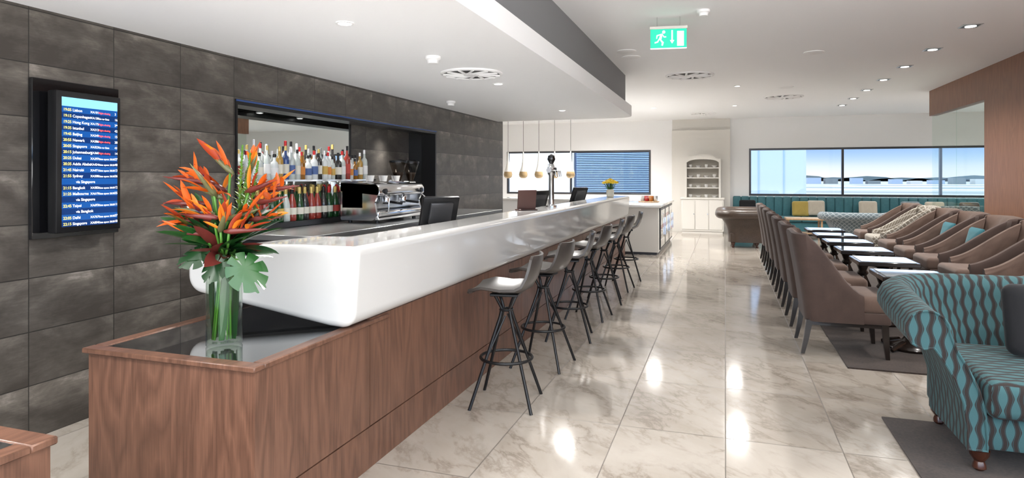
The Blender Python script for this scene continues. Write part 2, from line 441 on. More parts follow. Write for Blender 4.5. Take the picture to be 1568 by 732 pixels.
# shelf + bottles
b=MB(); b.box((-3.98,4.2,1.408),(-3.66,6.2,1.42),CLEAR); b.box((-3.662,4.2,1.406),(-3.655,6.2,1.422),CHROME)
b.box((-3.98,4.2,1.001),(-3.64,6.2,1.05),BLKM)
for y in (4.22,5.2,6.17): b.box((-3.98,y,1.05),(-3.96,y+.02,1.406),CHROME)
b.build('bottle_shelf')
def bottlemats():
    cols=[((.60,.63,.63),.05),((.01,.05,.015),.08),((.25,.10,.01),.1),((.25,.03,.02),.2),((.02,.02,.02),.1),((.03,.07,.22),.1),((.45,.49,.47),.2),((.35,.21,.05),.15)]
    return [pmat('bottle_%d'%i,c,r,trans=.0,coat=.5) for i,(c,r) in enumerate(cols)]
BM=bottlemats(); LAB=[pmat('label_%d'%i,c,.6) for i,c in enumerate([(.6,.58,.5),(.38,.045,.035),(.48,.32,.08),(.07,.12,.28),(.65,.65,.65),(.55,.2,.035)])]
CAPS=[pmat('cap_%d'%i,c,.3,.5) for i,c in enumerate([(.6,.45,.15),(.02,.02,.02),(.5,.03,.03),(.7,.7,.7)])]
def bottle(b,x,y,z,h,r,mb,lb,cp,champ=False):
    if champ: pr=[(r*.9,0),(r,.02*h),(r,.45*h),(r*.8,.58*h),(r*.45,.72*h),(r*.33,.8*h)]
    else: pr=[(r*.92,0),(r,.02*h),(r,.58*h),(r*.85,.66*h),(r*.38,.73*h),(r*.34,.88*h)]
    b.lathe(pr,mb,(x,y,z),14)
    b.lathe([(r+.001,.18*h),(r+.001,.46*h if not champ else .38*h)],lb,(x,y,z),14)
    if champ: b.lathe([(r*.36,.78*h),(r*.42,.8*h),(r*.38,.97*h),(0,h)],cp,(x,y,z),10)
    else: b.lathe([(r*.38,.86*h),(r*.38,.99*h),(0,h)],cp,(x,y,z),10)
b=MB()
for row,(x,n) in enumerate(((-3.72,23),(-3.84,22))):
    for k in range(n):
        y=4.27+k*1.86/n+row*.04
        bottle(b,x+random.uniform(-.012,.012),y,1.421,random.uniform(.22,.35)+row*.02,random.uniform(.028,.037),random.choice(BM[:1]*5+BM[2:]+BM[6:7]*3),random.choice(LAB[:1]*2+LAB),random.choice(CAPS))
b.build('spirit_bottles')
b=MB()
for row,(x,n) in enumerate(((-3.71,20),(-3.83,19))):
    for k in range(n):
        y=4.28+k*1.86/n+row*.045
        bottle(b,x+random.uniform(-.01,.01),y,1.051,.31+row*.015,.04,random.choice([BM[1],BM[1],BM[4],BM[4],BM[3],BM[6]]),random.choice([LAB[0],LAB[2],LAB[5],LAB[1],LAB[0]]),random.choice([CAPS[0],CAPS[0],CAPS[2],CAPS[1]]),True)
b.build('champagne_bottles')
# espresso machine
b=MB()
b.box((-3.52,5.35,1.03),(-3.12,6.25,1.12),CHROME,.02,3); b.box((-3.54,5.33,1.12),(-3.26,6.27,1.36),STEEL,.03,3)
b.prism(rpoly([(-3.55,1.30,.0),(-3.09,1.26,.03),(-3.12,1.38,.04),(-3.55,1.40,.0)],4),'y',5.33,6.27,CHROME,.01,2,smooth=True)
for y in (5.33,6.25):
    b.prism(rpoly([(-3.53,1.03,.02),(-3.12,1.03,.06),(-3.16,1.2,.05),(-3.08,1.36,.05),(-3.53,1.42,.03)],5),'y',y,y+.025,CHROME)
for y in (5.62,5.97):
    b.lathe([(.045,0),(.045,.07),(.03,.09),(0,.09)],CHROME,(-3.2,y,1.2),16); b.tube([(-3.16,y,1.2),(-3.02,y,1.185)],.013,BLKM)
    b.lathe([(.03,0),(.03,.012)],BLKM,(-3.2,y,1.18),12)
for y in (5.42,6.18):
    b.tube([(-3.1,y,1.28),(-3.05,y,1.24),(-3.06,y,1.1)],.007,CHROME); b.lathe([(.025,0),(.025,.02)],BLKM,(0,0,0),12,M=R3(0,PI/2,0,(-3.1,y,1.31)))
for x in (-3.48,-3.18):
    for y in (5.42,6.18): b.lathe([(.02,0),(.02,.035)],BLKM,(x,y,1.0),10)
for k in range(6): b.lathe([(.025,0),(.038,.06),(.035,.06),(.02,.005)],WHITE,(-3.3-.1*(k%2),5.5+.13*k,1.401),12)
b.build('espresso_machine')
b=MB()
b.box((-.08,-.09,0),(.1,.09,.05),BLKM,.015,2); b.box((-.07,-.07,.05),(.04,.07,.40),STEEL,.02,3); b.tube([(.03,0,.3),(.1,0,.27)],.02,BLKM)
b.lathe([(.03,.40),(.045,.44),(.095,.60),(.095,.61)],mk_glass('smoked_hopper',(.65,.6,.55)),(0,0,0),16); b.lathe([(.028,.401),(.042,.44),(.065,.50),(0,.50)],pmat('coffee_beans',(.03,.015,.008),.5),n=16)
b.lathe([(.10,.61),(.10,.63),(.03,.645),(0,.645)],BLKM,(0,0,0),16)
g=b.build('coffee_grinder',(-3.5,6.42,1.0)); place(g.data,'coffee_grinder',(-3.5,6.72,1.0))

# ---------------------------------------------------------------- flight monitor
mon=empty('flight_information_display',(0,0,0))
b=MB(); b.box((XL+.002,2.47,1.10),(XL+.03,2.995,1.99),BLACK,.003,1)
b.box((XL+.03,2.56,1.2),(XL+.06,2.9,1.85),BLKM); b.box((XL+.06,2.53,1.13),(XL+.13,2.925,1.925),BLKM,.008,2); b.build('bezel',parent=mon)
xs=XL+.131; b=MB()
sc=[pmat('screen_dark',(0,.01,.05),.2,emis=(.003,.03,.14),es=.68),pmat('screen_mid',(0,.02,.08),.2,emis=(.008,.085,.34),es=.68),pmat('screen_head',(.1,.3,.5),.2,emis=(.25,.55,.85),es=.7)]
Y0,Y1,Z0,Z1=2.56,2.9,1.165,1.89
b.box((xs,Y0,Z1-.05),(xs+.001,Y1,Z1),sc[2])
N=20; hh=(Z1-.05-Z0)/N
for k in range(N): b.box((xs,Y0,Z0+k*hh),(xs+.001,Y1,Z0+(k+1)*hh),sc[k%2])
b.build('screen',parent=mon)
TW=pmat('text_white',(1,1,1),.5,emis=(.9,.95,1),es=.7); TR=pmat('text_red',(1,.1,.05),.5,emis=(1,.08,.05),es=.8); TY=pmat('text_yellow',(1,.8,.1),.5,emis=(1,.8,.15),es=.7)
def txt(body,y,z,size,mat,name):
    c=bpy.data.curves.new(name,'FONT'); c.body=body; c.size=size
    c.materials.append(mat); c.offset=.0002
    o=bpy.data.objects.new(name,c); COL.objects.link(o); o.location=(xs+.003,y,z); o.rotation_euler=(PI/2,0,PI/2); o.parent=mon
cities=['Lisbon','Copenhagen','Hong Kong','Istanbul','Beijing','Newark','Singapore','Johannesburg','Dubai','Addis Ababa','Nairobi','Sydney','via Singapore','Bangkok','Melbourne','via Singapore','Taipei','via Bangkok','Delhi','Singapore']
sz=.024; zt=Z1-.05-hh*.78
for k in range(20):
    zz=zt-k*hh; red=k in(0,2,3,4,5,7); via=k in (12,15,17)
    txt(cities[k],Y0+.06+(.02 if via else 0),zz,sz*.9,TW,'text_city_%d'%k)
    if via: continue
    txt('%02d:%02d'%(19+k//5,(k*7)%6*10+5),Y0+.006,zz,sz*.9,TY,'text_time_%d'%k)
    txt('XA%03d'%(101+k*37),Y0+.166,zz,sz*.75,TW,'text_code_%d'%k)
    txt('Flight closing' if red else ('Go to Gate' if k<7 else 'Gate opens 20:50'),Y0+.217,zz,sz*.6,TR if red else TW,'text_status_%d'%k)
    txt(str((k*13)%40+3),Y0+.32,zz,sz*.8,TW,'text_gate_%d'%k)

# ---------------------------------------------------------------- bar stools
b=MB()
prof=[(-.205,.715,.32),(-.20,.735,.38),(-.12,.735,.42),(0,.722,.435),(.10,.728,.44),(.155,.757,.445),(.19,.82,.44),(.208,.88,.42),(.218,.935,.38),(.221,.955,.30)]
rings=[];th=.016
for i,(x,z,w) in enumerate(prof):
    x2,z2,_=prof[min(i+1,9)]; x1,z1,_=prof[max(i-1,0)]; t=Vector((x2-x1,z2-z1)).normalized(); nx,nz=-t.y,t.x
    up=[];dn=[]
    for k in range(9):
        s=-1+2*k/8; lift=.035*s*s*(1 if i>1 else .4)
        px=x+nx*lift; pz=z+nz*lift
        up.append((px,s*w/2,pz)); dn.append((px-nx*th,s*w/2,pz-nz*th))
    rings.append(up+dn[::-1])
b.loft(rings,SEATP)
b.box((-.09,-.09,.69),(.09,.09,.708),BLKM,.004,1)
for k in range(4):
    a=PI/4+k*PI/2; c,s=math.cos(a),math.sin(a)
    b.tube([(.09*c,.09*s,.70),(.035*c,.035*s,.605),(.05*c,.05*s,.55),(.275*c,.275*s,.0)],.0105,BLKM)
    a2=a+PI/4; c2,s2=math.cos(a2),math.sin(a2)
    b.tube([(.155*c,.155*s,.29),(.03*c2,.03*s2,.56)],.006,BLKM,6)
b.tube([(.165*math.cos(2*PI*k/32),.165*math.sin(2*PI*k/32),.29) for k in range(32)],.010,BLKM,8,closed=True)
b.tube([(.04*math.cos(2*PI*k/16),.04*math.sin(2*PI*k/16),.595) for k in range(16)],.008,BLKM,6,closed=True)
st=b.build('bar_stool',(-1.33,3.87,0),.12)
for k in range(1,7): place(st.data,'bar_stool',(-1.33,3.87+.872*k,0),.12*((-1)**k)+.05)

# ---------------------------------------------------------------- U-shaped shell chairs
def upath(hw,xf,xb,cr,step=.045):
    P=[];L1=xf-(xb+cr); n=max(3,int(L1/step))
    for i in range(n): P.append((Vector((xf-L1*i/n,-hw)),Vector((0,-1))))
    m=max(4,int(cr*1.57/step))
    for i in range(m+1):
        a=-PI/2-PI/2*i/m; P.append((Vector((xb+cr+cr*math.cos(a),-hw+cr+cr*math.sin(a))),Vector((math.cos(a),math.sin(a)))))
    L2=2*(hw-cr); n2=max(4,int(L2/step))
    for i in range(1,n2): P.append((Vector((xb,-hw+cr+L2*i/n2)),Vector((-1,0))))
    for i in range(m+1):
        a=PI-PI/2*i/m; P.append((Vector((xb+cr+cr*math.cos(a),hw-cr+cr*math.sin(a))),Vector((math.cos(a),math.sin(a)))))
    for i in range(1,n+1): P.append((Vector((xb+cr+L1*i/n,hw)),Vector((0,1))))
    return P
def smooth(t): t=max(0,min(1,t)); return t*t*(3-2*t)
def wing_chair(mo,mi,xf=.32,xa=.14,xb=-.28,hw=.30,lean=.09,hb=.98,ha=.50,zb=.27,legs=True,tuft=.016,cush=None,cr=.09):
    b=MB(); th=.07; rings=[];s=0;prev=None
    for p,n in upath(hw,xa,xb,cr,.035):
        if prev is not None: s+=(p-prev).length
        prev=p
        t=min(1,(xa-p.x)/(xa-xb-.05)); t=max(0,t); h=ha+(hb-ha)*(.35*t+.65*smooth(t)**1.3)+.012*max(0,1-abs(p.y)/hw)
        ln=lean*max(0,-n.x)+.02
        def o(z): return ln*(max(0,(z-zb))/(hb-zb))**1.25
        def dx(z): return -lean*.8*smooth((xa-p.x)/(xa-xb))*(max(0,(z-zb))/(hb-zb))**1.25*(1-max(0,-n.x))
        ring=[]
        for k in range(6):
            z=zb+(h-th/2-zb)*k/5; ring.append((o(z),z))
        for a in (45,90,135): ring.append((o(h)-th/2+th/2*math.cos(math.radians(a)),h-th/2+th/2*math.sin(math.radians(a))))
        zin=.40
        for k in range(15):
            z=h-th/2-(h-th/2-zin)*k/14
            pf=tuft*math.sqrt(abs(math.sin(PI*(s/.2+z/.2))*math.sin(PI*(s/.2-z/.2)))) if z<h-.04 else 0
            ring.append((o(z)-th-pf+.004,z))
        ring.append((-th,zb))
        rings.append([(p.x+n.x*q+dx(z),p.y+n.y*q,z) for q,z in ring])
    n=len(rings[0]); sm=[mo]*7+[mi]*(n-7)
    b.loft(rings,mo,strip_mats=sm)
    b.box((xb+.04,-hw+.05,.34),(xa,hw-.05,.49),mi,.04,4)
    b.box((xa-.08,-hw+.015,.345),(xf+.04,hw-.015,.49),mi,.045,5)
    b.box((xb+.03,-hw+.01,zb),(xf+.01,hw-.01,.36),mo,.012,2)
    if legs:
        for sx,sy in ((1,1),(1,-1),(-1,1),(-1,-1)):
            x=xf-.03 if sx>0 else xb+.03; y=sy*(hw-.04)
            xe=x+(.02 if sx>0 else -.05)
            rg=[]
            for q,(zz,w) in enumerate(((zb+.01,.024),(.12,.019),(0,.014))):
                xx=x+(xe-x)*q/2
                rg.append([(xx-w,y-w,zz),(xx+w,y-w,zz),(xx+w,y+w,zz),(xx-w,y+w,zz)])
            b.loft(rg,DWOOD,smooth=False)
        for sy in (-1,1): b.box((xb+.03,sy*(hw-.04)-.015,zb-.03),(xf-.02,sy*(hw-.04)+.015,zb+.005),DWOOD)
        b.box((xf-.05,-hw+.04,zb-.03),(xf-.02,hw-.04,zb+.005),DWOOD)
    if cush:
        rg=[]
        for k,sc_ in enumerate((.02,.6,.9,1,1,.9,.6,.02)):
            o_=(-.06+.12*k/7)*1.
            pts=rpoly([(-.2*sc_,-.17*sc_,.03*sc_),(.2*sc_,-.17*sc_,.03*sc_),(.2*sc_,.17*sc_,.03*sc_),(-.2*sc_,.17*sc_,.03*sc_)],3)
            rg.append([Matrix.Rotation(-.25,4,'Y')@Vector((o_,y,z)) for y,z in pts])
        b.loft([[Vector(q)+Vector((xb+.20,.0,.665)) for q in r] for r in rg],cush)
    return b
ZR=.012
ca=wing_chair(VELOUT,VELIN).build('wingback_chair',(.9,5.93,ZR))
for k in range(1,7): place(ca.data,'wingback_chair',(.9,5.93+.98*k,ZR))
KW=dict(xf=.38,xa=.30,xb=-.34,hw=.33,lean=.2,ha=.55,hb=.97,cr=.12)
cr_=wing_chair(VELOUT,VELIN,**KW).build('wingback_chair',(2.66,6.95,ZR),PI)
for y in (7.93,10.85,12.8): place(cr_.data,'wingback_chair',(2.66,y,ZR),PI)
cc=wing_chair(VELOUT,VELIN,cush=TEALC,**KW).build('wingback_chair',(2.66,9.88,ZR),PI)
place(cc.data,'wingback_chair',(2.66,8.91,ZR),PI)
wing_chair(PATF,PATF,**KW).build('wingback_chair',(2.66,11.83,ZR),PI)
# tables
b=MB(); w=.26
b.box((-w,-w,.585),(w,w,.625),DWOOD,.006,1); b.box((-w+.03,-w+.03,.62),(w-.03,w-.03,.629),TTOP)
b.lathe([(.16,0),(.17,.02),(.15,.05),(.07,.075),(.05,.1),(.075,.16),(.085,.22),(.055,.29),(.04,.33),(.06,.36),(.04,.39),(.065,.46),(.075,.50),(.05,.54),(.10,.57),(.11,.586)],DWOOD,n=20)
for k in range(4):
    a=PI/4+k*PI/2; b.tube([(.1*math.cos(a),.1*math.sin(a),.05),(.2*math.cos(a),.2*math.sin(a),.035),(.25*math.cos(a),.25*math.sin(a),.015)],[.03,.022,.015],DWOOD)
tb=b.build('pedestal_table',(1.47,6.09,ZR))
for k in range(1,6): place(tb.data,'pedestal_table',(1.47,6.09+.98*k,ZR))
# rugs
b=MB(); b.box((.89,1.2,.0005),(3.3,4.32,.011),RUG); b.build('area_rug')
b=MB(); b.box((.88,5.36,.0005),(3.3,13.4,.011),RUG); b.build('area_rug')

# ---------------------------------------------------------------- teal scroll armchair
def scroll_chair(mat,hw,xf,xb,hmul=1.,zb=.13,foot=RWOOD,backup=.06):
    b=MB(); rings=[]
    for p,n in upath(hw,xf,xb,.24,.04):
        t=smooth((xf-p.x)/(xf-xb)); up=backup*t
        sec=[(0,zb),(.0,.22),(.012,.34),(.05,.46),(.10,.55),(.135,.60)]
        cx,cz,r=.165,.685,.095
        for a in (-75,-45,-15,15,45,70,90,110,135,160,185): sec.append((cx+r*math.cos(math.radians(a)),cz+r*math.sin(math.radians(a))))
        sec+=[(.045,.60),(.0,.52),(-.045,.42),(-.07,.32),(-.08,.2),(-.08,zb)]
        rings.append([(p.x+n.x*o,p.y+n.y*o,zb+(z-zb)*hmul+(up*(z-zb)/(.78-zb))) for o,z in sec])
    b.loft(rings,mat)
    for r in (rings[0],rings[-1]): b.tube([Vector(q)+Vector((.002,0,0)) for q in r],.006,mat,6,closed=True)
    b.box((xb+.04,-hw+.03,zb),(xf-.01,hw-.03,.30),mat,.02,2)
    b.box((xb+.03,-hw+.07,.29),(xf+.05,hw-.07,.47),mat,.05,4)
    for sx in (xf-.1,xb+.1):
        for sy in (-hw+.08,hw-.08):
            b.lathe([(.018,0),(.03,.012),(.028,.03),(.022,.045),(.042,.075),(.045,.1),(.03,.115),(.04,zb+.01)],foot,(sx,sy,0),16)
    return b
scroll_chair(TEALOG,.5,.42,-.40).build('scroll_arm_chair',(1.6,4.0,ZR),-PI/2)
def cushion(name,mat,loc,w=.42,h=.42,t=.13,rx=-.3,rz=0):
    rg=[];K=9
    for k in range(K):
        a=-PI/2+PI*k/(K-1)
        sc=[.02,.72,.9,.985,1,.985,.9,.72,.02][k]; o=t/2*math.sin(a)
        pts=rpoly([(-w/2*sc,-h/2*sc,.05*sc),(w/2*sc,-h/2*sc,.05*sc),(w/2*sc,h/2*sc,.05*sc),(-w/2*sc,h/2*sc,.05*sc)],4)
        rg.append([(x,o,z) for x,z in pts])
    b=MB(); b.loft(rg,mat); o=b.build(name,loc,rz); o.rotation_euler=(rx,0,rz); return o
cushion('throw_cushion',BLKF,(1.66,4.11,ZR+.665),.46,.38,.12,-.22)

# ---------------------------------------------------------------- far lounge
b=MB() # banquette
b.box((.2,17.2,.08),(6.6,17.72,.34),TEALF,.01,1); b.box((.2,17.22,0),(6.6,17.7,.08),DWOOD)
x=.2
while x<6.5:
    b.box((x,17.15,.34),(x+.8,17.66,.47),TEALF,.03,3)
    for q in range(4): b.box((x+.2*q,17.6,.45),(x+.2*q+.2,17.76,.96),TEALF,.035,3)
    x+=.8
b.build('banquette_sofa')
for x,m,z in ((.55,BLKF,.68),(2.15,CREAM,.68),(1.8,YELF,.66),(3.3,CREAM,.68),(4.2,GREYP,.68),(4.7,CREAM,.68),(5.4,LEATH,.68)):
    cushion('throw_cushion',m,(x,17.44,z),.4,.38,.12,-.2)
# chesterfield, end-on
b=scroll_chair(LEATH,.72,.36,-.30,1.0,.11,backup=.0)
for k in range(9):
    for q in range(2): b.lathe([(.012,0),(.008,.006),(0,.008)],DWOOD,n=8,M=R3(0,-PI/2,0,(-.35-.02*q,-.6+.15*k,.46+.12*q)))
b.build('chesterfield_sofa',(.36,14.55,0),0)
scroll_chair(GREYP,.45,.38,-.32,.88,.11,backup=.03).build('patterned_armchair',(2.62,14.9,0),PI/2)
wing_chair(GREYP,GREYP,hb=.85,ha=.6,tuft=0).build('tub_chair',(3.75,15.5,0),PI/2+.2)
wing_chair(GREYP,GREYP,hb=.85,ha=.6,tuft=0).build('tub_chair',(4.6,15.6,0),PI/2-.1)
b=MB()
b.box((-.4,-.3,.46),(.4,.3,.50),LWOOD,.006,1)
for sx in (-.35,.35):
    for sy in (-.25,.25): b.box((sx-.02,sy-.02,0),(sx+.02,sy+.02,.46),LWOOD)
b.box((-.35,-.25,.14),(.35,.25,.16),LWOOD)
ct=b.build('coffee_table',(1.75,16.3,0)); place(ct.data,'coffee_table',(3.5,16.5,0))

# ---------------------------------------------------------------- dresser
b=MB(); yf,yb_=17.12,17.58
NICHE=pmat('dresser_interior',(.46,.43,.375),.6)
b.box((-1.08,yf,.06),(-.03,yb_,.88),WPAINT); b.box((-1.1,yf-.02,.88),(-.01,yb_,.92),WPAINT,.005,1); b.box((-1.06,yf+.02,0),(-.05,yb_,.06),WPAINT)
for k in range(3): b.box((-1.06+k*.34,yf-.015,.1),(-1.06+k*.34+.32,yf,.85),WPAINT,.006,1); b.lathe([(.012,0),(.012,.02)],CHROME,M=R3(PI/2,0,0,(-1.04+k*.34+.28,yf-.015,.5)),n=8)
yu=17.3
for x in (-1.0,-.15): b.box((x,yu,.92),(x+.05,yb_,1.85),WPAINT)
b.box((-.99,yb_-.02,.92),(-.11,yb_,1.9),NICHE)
for z in (1.16,1.42,1.68): b.box((-.96,yu+.01,z),(-.14,yb_-.02,z+.025),WPAINT)
arch=[(-1.0,1.84),(-1.0,1.93)]
for k in range(13):
    a=PI-PI*k/12; arch.append((-.55+.32*math.cos(a),1.93+.12*math.sin(a)))
arch+=[(-.10,1.93),(-.10,1.84),(-.15,1.84)]
for k in range(13):
    a=PI*k/12; arch.append((-.55+.38*math.cos(a),1.84+.08*math.sin(a)))
arch+=[(-.95,1.84)]
b.prism(arch,'y',yu,yb_,WPAINT)
b.build('dresser_cabinet')
b=MB()
for z in (.921,1.186,1.446,1.706):
    for k in range(4):
        x=-.86+.2*k
        if (k+int(z*10))%2: b.lathe([(.03,0),(.045,.03),(.045,.08),(.04,.08),(.03,.01)],WHITE,(x,17.42,z),12)
        else: b.lathe([(.04,0),(.075,.05),(.07,.05),(.03,.01)],WHITE,(x,17.42,z),14)
b.build('crockery')

# ---------------------------------------------------------------- buffet island
b=MB()
b.box((-2.9,12.06,.05),(-1.17,15.2,.88),WPAINT); b.box((-2.85,12.1,0),(-1.2,15.15,.05),DSTEEL)
b.box((-2.95,12.0,.88),(-1.12,15.25,.93),WHITE,.008,2)
for k in range(3):
    y0=12.25+k*.95; b.box((-1.17,y0,.08),(-1.15,y0+.9,.86),BLKM); b.box((-1.15,y0+.05,.12),(-1.145,y0+.85,.82),BGLASS)
    for q in range(3):
        b.box((-1.146,y0+.07,.28+q*.18),(-1.143,y0+.83,.285+q*.18),STEEL)
        for r_ in range(5): b.box((-1.146,y0+.10+r_*.145,.285+q*.18),(-1.1435,y0+.14+r_*.145,.36+q*.18),random.choice([LAB[1],LAB[0],BM[2],BM[1]]))
    b.box((-1.14,y0+.83,.3),(-1.12,y0+.845,.65),CHROME)
b.build('buffet_island')
b=MB()
GR=pmat('green_apple',(.35,.6,.06),.25)
b.lathe([(.08,0),(.1,.01),(.17,.1),(.165,.1),(.09,.02)],CLEAR,(0,0,0),20)
for k in range(12):
    a=k*2.4; r=.03+.09*((k%3)/2); b.lathe([(0,-.035),(.03,-.025),(.037,0),(.028,.03),(0,.026)],GR,(r*math.cos(a),r*math.sin(a),.06+.05*(k>5)),10)
b.build('fruit_bowl',(-2.1,12.5,.93))
b=MB()
for k in range(14):
    b.lathe([(.03,0),(.004,.005),(.004,.08),(.03,.11),(.035,.17),(.03,.2)],CLEAR,(.09*(k%5),.1*(k//5),0),12)
b.build('wine_glasses',(-1.75,12.6,.93))
b=MB(); b.box((-.2,-.15,0),(.2,.15,.02),LWOOD,.004,1)
for k in range(4): b.lathe([(.04,0),(.045,.01),(.05,.11),(.045,.11)],[WHITE,CAPS[2],LAB[5],STEEL][k],(-.14+.09*k,0,.02),14)
b.build('condiment_tray',(-1.5,13.5,.93))

# ---------------------------------------------------------------- bar-top things
def pos(name,loc,rz,s=1.):
    b=MB()
    b.box((-.11,-.12,0),(.11,.12,.03),BLKM,.008,2); b.tube([(-.04,0,.02),(-.05,0,.12),(0,0,.17)],.025,BLKM)
    M=R3(0,.35,0,(.0,0,.18))
    b.box((-.02,-.16,-.13),(.02,.16,.13),BLKM,.01,2,M=M); b.box((-.0215,-.14,-.11),(-.0205,.14,.11),BGLASS,M=M); b.box((.018,-.1,-.09),(.045,.1,.09),DSTEEL,.012,2,M=M)
    o=b.build(name,loc,rz); o.scale=(s,s,s); return o
pos('pos_terminal',(-2.2,4.72,.985),-.7,1.); pos('pos_terminal',(-2.15,7.4,.985),-.5); pos('pos_terminal',(-2.15,9.7,.985),-.5)
b=MB(); b.box((-.05,-.1,0),(.05,.1,.012),RWOOD,.003,1); b.box((-.008,-.095,.012),(.008,.095,.2),pmat('brown_leather_menu',(.08,.035,.028),.5),.003,1,M=R3(0,.15,0)); b.build('menu_holder',(-1.84,5.95,1.12),-.9)
b=MB()
b.lathe([(.06,0),(.06,.015),(.03,.03),(.028,.34),(.04,.36),(.045,.42),(.03,.46),(.02,.47)],CHROME,n=20)
b.tube([(0,-.11,.40),(0,.11,.40)],.028,CHROME,12)
for y in (-.1,0,.1):
    b.tube([(.02,y,.40),(.07,y,.39),(.08,y,.33)],.011,CHROME); b.tube([(0,y,.42),(-.005,y,.47)],.008,CHROME)
b.lathe([(.012,.46),(.03,.49),(.045,.52),(.035,.56),(.0,.58)],BLACK,n=16)
b.lathe([(.03,0),(.034,.008),(0,.014)],BLKM,n=14,M=R3(0,PI/2,0,(.045,0,.40)))
b.build('beer_tap',(-1.8,6.75,1.12))
b=MB()
b.lathe([(.045,0),(.06,.01),(.065,.1),(.05,.13),(.048,.13)],pmat('ceramic_pot',(.6,.58,.5),.3),n=16)
YP=pmat('yellow_petal',(.75,.52,.02),.6); GL=pmat('leaf_green',(.05,.16,.025),.45,coat=.2)
for k in range(34):
    a=k*2.4; r=.12*math.sqrt(k/34); z=.29-.5*r; x,y=r*math.cos(a),r*math.sin(a)
    b.tube([(x*.2,y*.2,.1),(x,y,z)],.003,GL,5); b.lathe([(0,-.016),(.026,-.01),(.036,.008),(.015,.018),(0,.014)],YP,(x,y,z),8)
for k in range(10):
    a=k*.63+.2; b.blade((0,0,.12),(math.cos(a),math.sin(a),.7),.14,.02,GL,.3)
b.build('yellow_flower_pot',(-1.78,10.4,1.12))

# ---------------------------------------------------------------- bird of paradise arrangement
fv=empty('bird_of_paradise_arrangement',(-2.016,2.18,ZT+.0185))
b=MB(); hv=.365
b.lathe([(0,0),(.068,0),(.072,.006),(.072,hv),(.069,hv),(.069,.02),(0,.018)],VGLASS,n=36); b.build('glass_vase',parent=fv)
b=MB(); GS=pmat('stem_green',(.08,.22,.03),.4); GD=pmat('deep_leaf',(.008,.038,.010),.35,coat=.3); GM=pmat('mid_leaf',(.014,.075,.013),.38,coat=.3); GYE=pmat('lime_leaf',(.18,.27,.04),.5)
OR=pmat('orange_petal',(.58,.095,.008),.45); OR2=pmat('orange_petal_light',(.72,.19,.012),.45); OR3=pmat('orange_petal_deep',(.33,.04,.010),.45); BLU=pmat('blue_tongue',(.03,.04,.30),.4); BK1=pmat('beak_green',(.12,.12,.05),.4); BK2=pmat('beak_red',(.14,.025,.02),.4); DR=pmat('maroon_leaf',(.08,.016,.013),.4)
Rt=Vector((.948,.317,0)); Fw=Vector((-.317,.948,0)); U=Vector((0,0,1))
z0=ZT+.0185
def W(px,py,f): return Rt*((px-344)/360)+Fw*f+U*(H-(py-272)/360-z0)
heads=[(322,280,0,-1,.35),(350,262,.02,-.5,.9),(372,268,.05,.3,1.),(322,312,-.05,-1,.1),(312,338,-.02,-1,.0),(350,300,-.08,-.6,.5),(385,292,-.02,.8,.6),(402,292,.03,1,.3),(398,310,.0,1,.45),(340,325,-.1,-.8,.3),(370,332,-.1,.7,.5),(395,335,-.04,1,.2),(330,355,-.08,-.7,.05),(358,348,-.12,.2,.6),(330,292,.08,-.5,.8),(380,312,.1,.5,.7),(345,295,-.1,-.2,1.),(350,330,-.13,-.9,.2),(372,350,-.13,.9,.1)]
for px,py,f,dx,dz in heads:
    p=W(px,py,f); d=(Rt*dx+U*dz*.45+Fw*random.uniform(-.35,.2)).normalized()
    b.tube([Vector((random.uniform(-.03,.03),random.uniform(-.03,.03),.05)),Vector((p.x*.25,p.y*.25,hv+.02)),p*.75+Vector((0,0,p.z*.12)),p],.0055,GS,6)
    L=random.uniform(.12,.18)
    b.tube([p-d*.02,p+d*.01,p+d*L*.5,p+d*L],[.006,.014,.010,.001],random.choice([BK1,BK2]),8)
    for q in range(6):
        dd=(d*random.uniform(.1,1.2)+U*random.uniform(.0,1.0)+Fw*random.uniform(-.6,.3)+Rt*random.uniform(-.5,.5)*1.).normalized()
        b.blade(p+d*.015*q,dd,random.uniform(.07,.14),random.uniform(.008,.015),random.choice([OR,OR,OR2,OR3]),random.uniform(-.1,.4),6,.5,random.uniform(-1,1))
    b.blade(p+d*.03,(d+U*.5),.07,.004,BLU,0,4)
lv=[(450,352,-.06,.030),(450,380,-.12,.028),(432,332,-.02,.028),(248,360,-.06,.038),(266,322,.0,.03),(262,388,-.12,.032),(288,410,-.14,.028),(445,366,-.02,.026),(280,300,.04,.024),(436,418,-.15,.03),(300,380,.1,.034),(415,350,.1,.034),(425,375,-.08,.03),(268,348,-.14,.034),(405,395,-.16,.03),(310,400,-.16,.03),(400,340,-.16,.03),(300,350,-.16,.032),(440,340,.02,.026),(285,372,-.16,.03)]
for px,py,f,w in lv:
    e=W(px,py,f); s0=Vector((e.x*.08,e.y*.08,hv+.04)); d=e-s0
    b.blade(s0,d+U*.14,d.length*1.12,w,random.choice([GM,GD,GM]),.14,10,.3,random.uniform(-.7,.7))
for k in range(60):  # filler foliage
    a=k*2.4; rr=.10+.08*random.random(); e=Vector((math.cos(a)*rr,math.sin(a)*rr,hv+.0+.24*random.random())); s0=Vector((0,0,hv+.02)); d=e-s0
    b.blade(s0,d,d.length*1.15,random.uniform(.02,.038),random.choice([GM,GD,DR,BK2,GD]),.1,7,.3,random.uniform(-.7,.7))
for k in range(3): # fluffy lime spikes
    base=W(366+8*k,330,.0); tip=W(372+12*k,222+12*k,.0)
    b.tube([Vector((0,0,hv)),base,tip],.004,GS,5)
    for q in range(60):
        t=q/60; p=base.lerp(tip,t); a=q*2.4; b.blade(p,Vector((math.cos(a),math.sin(a),.8)),.042*(1.15-t),.006,GYE,.1,4)
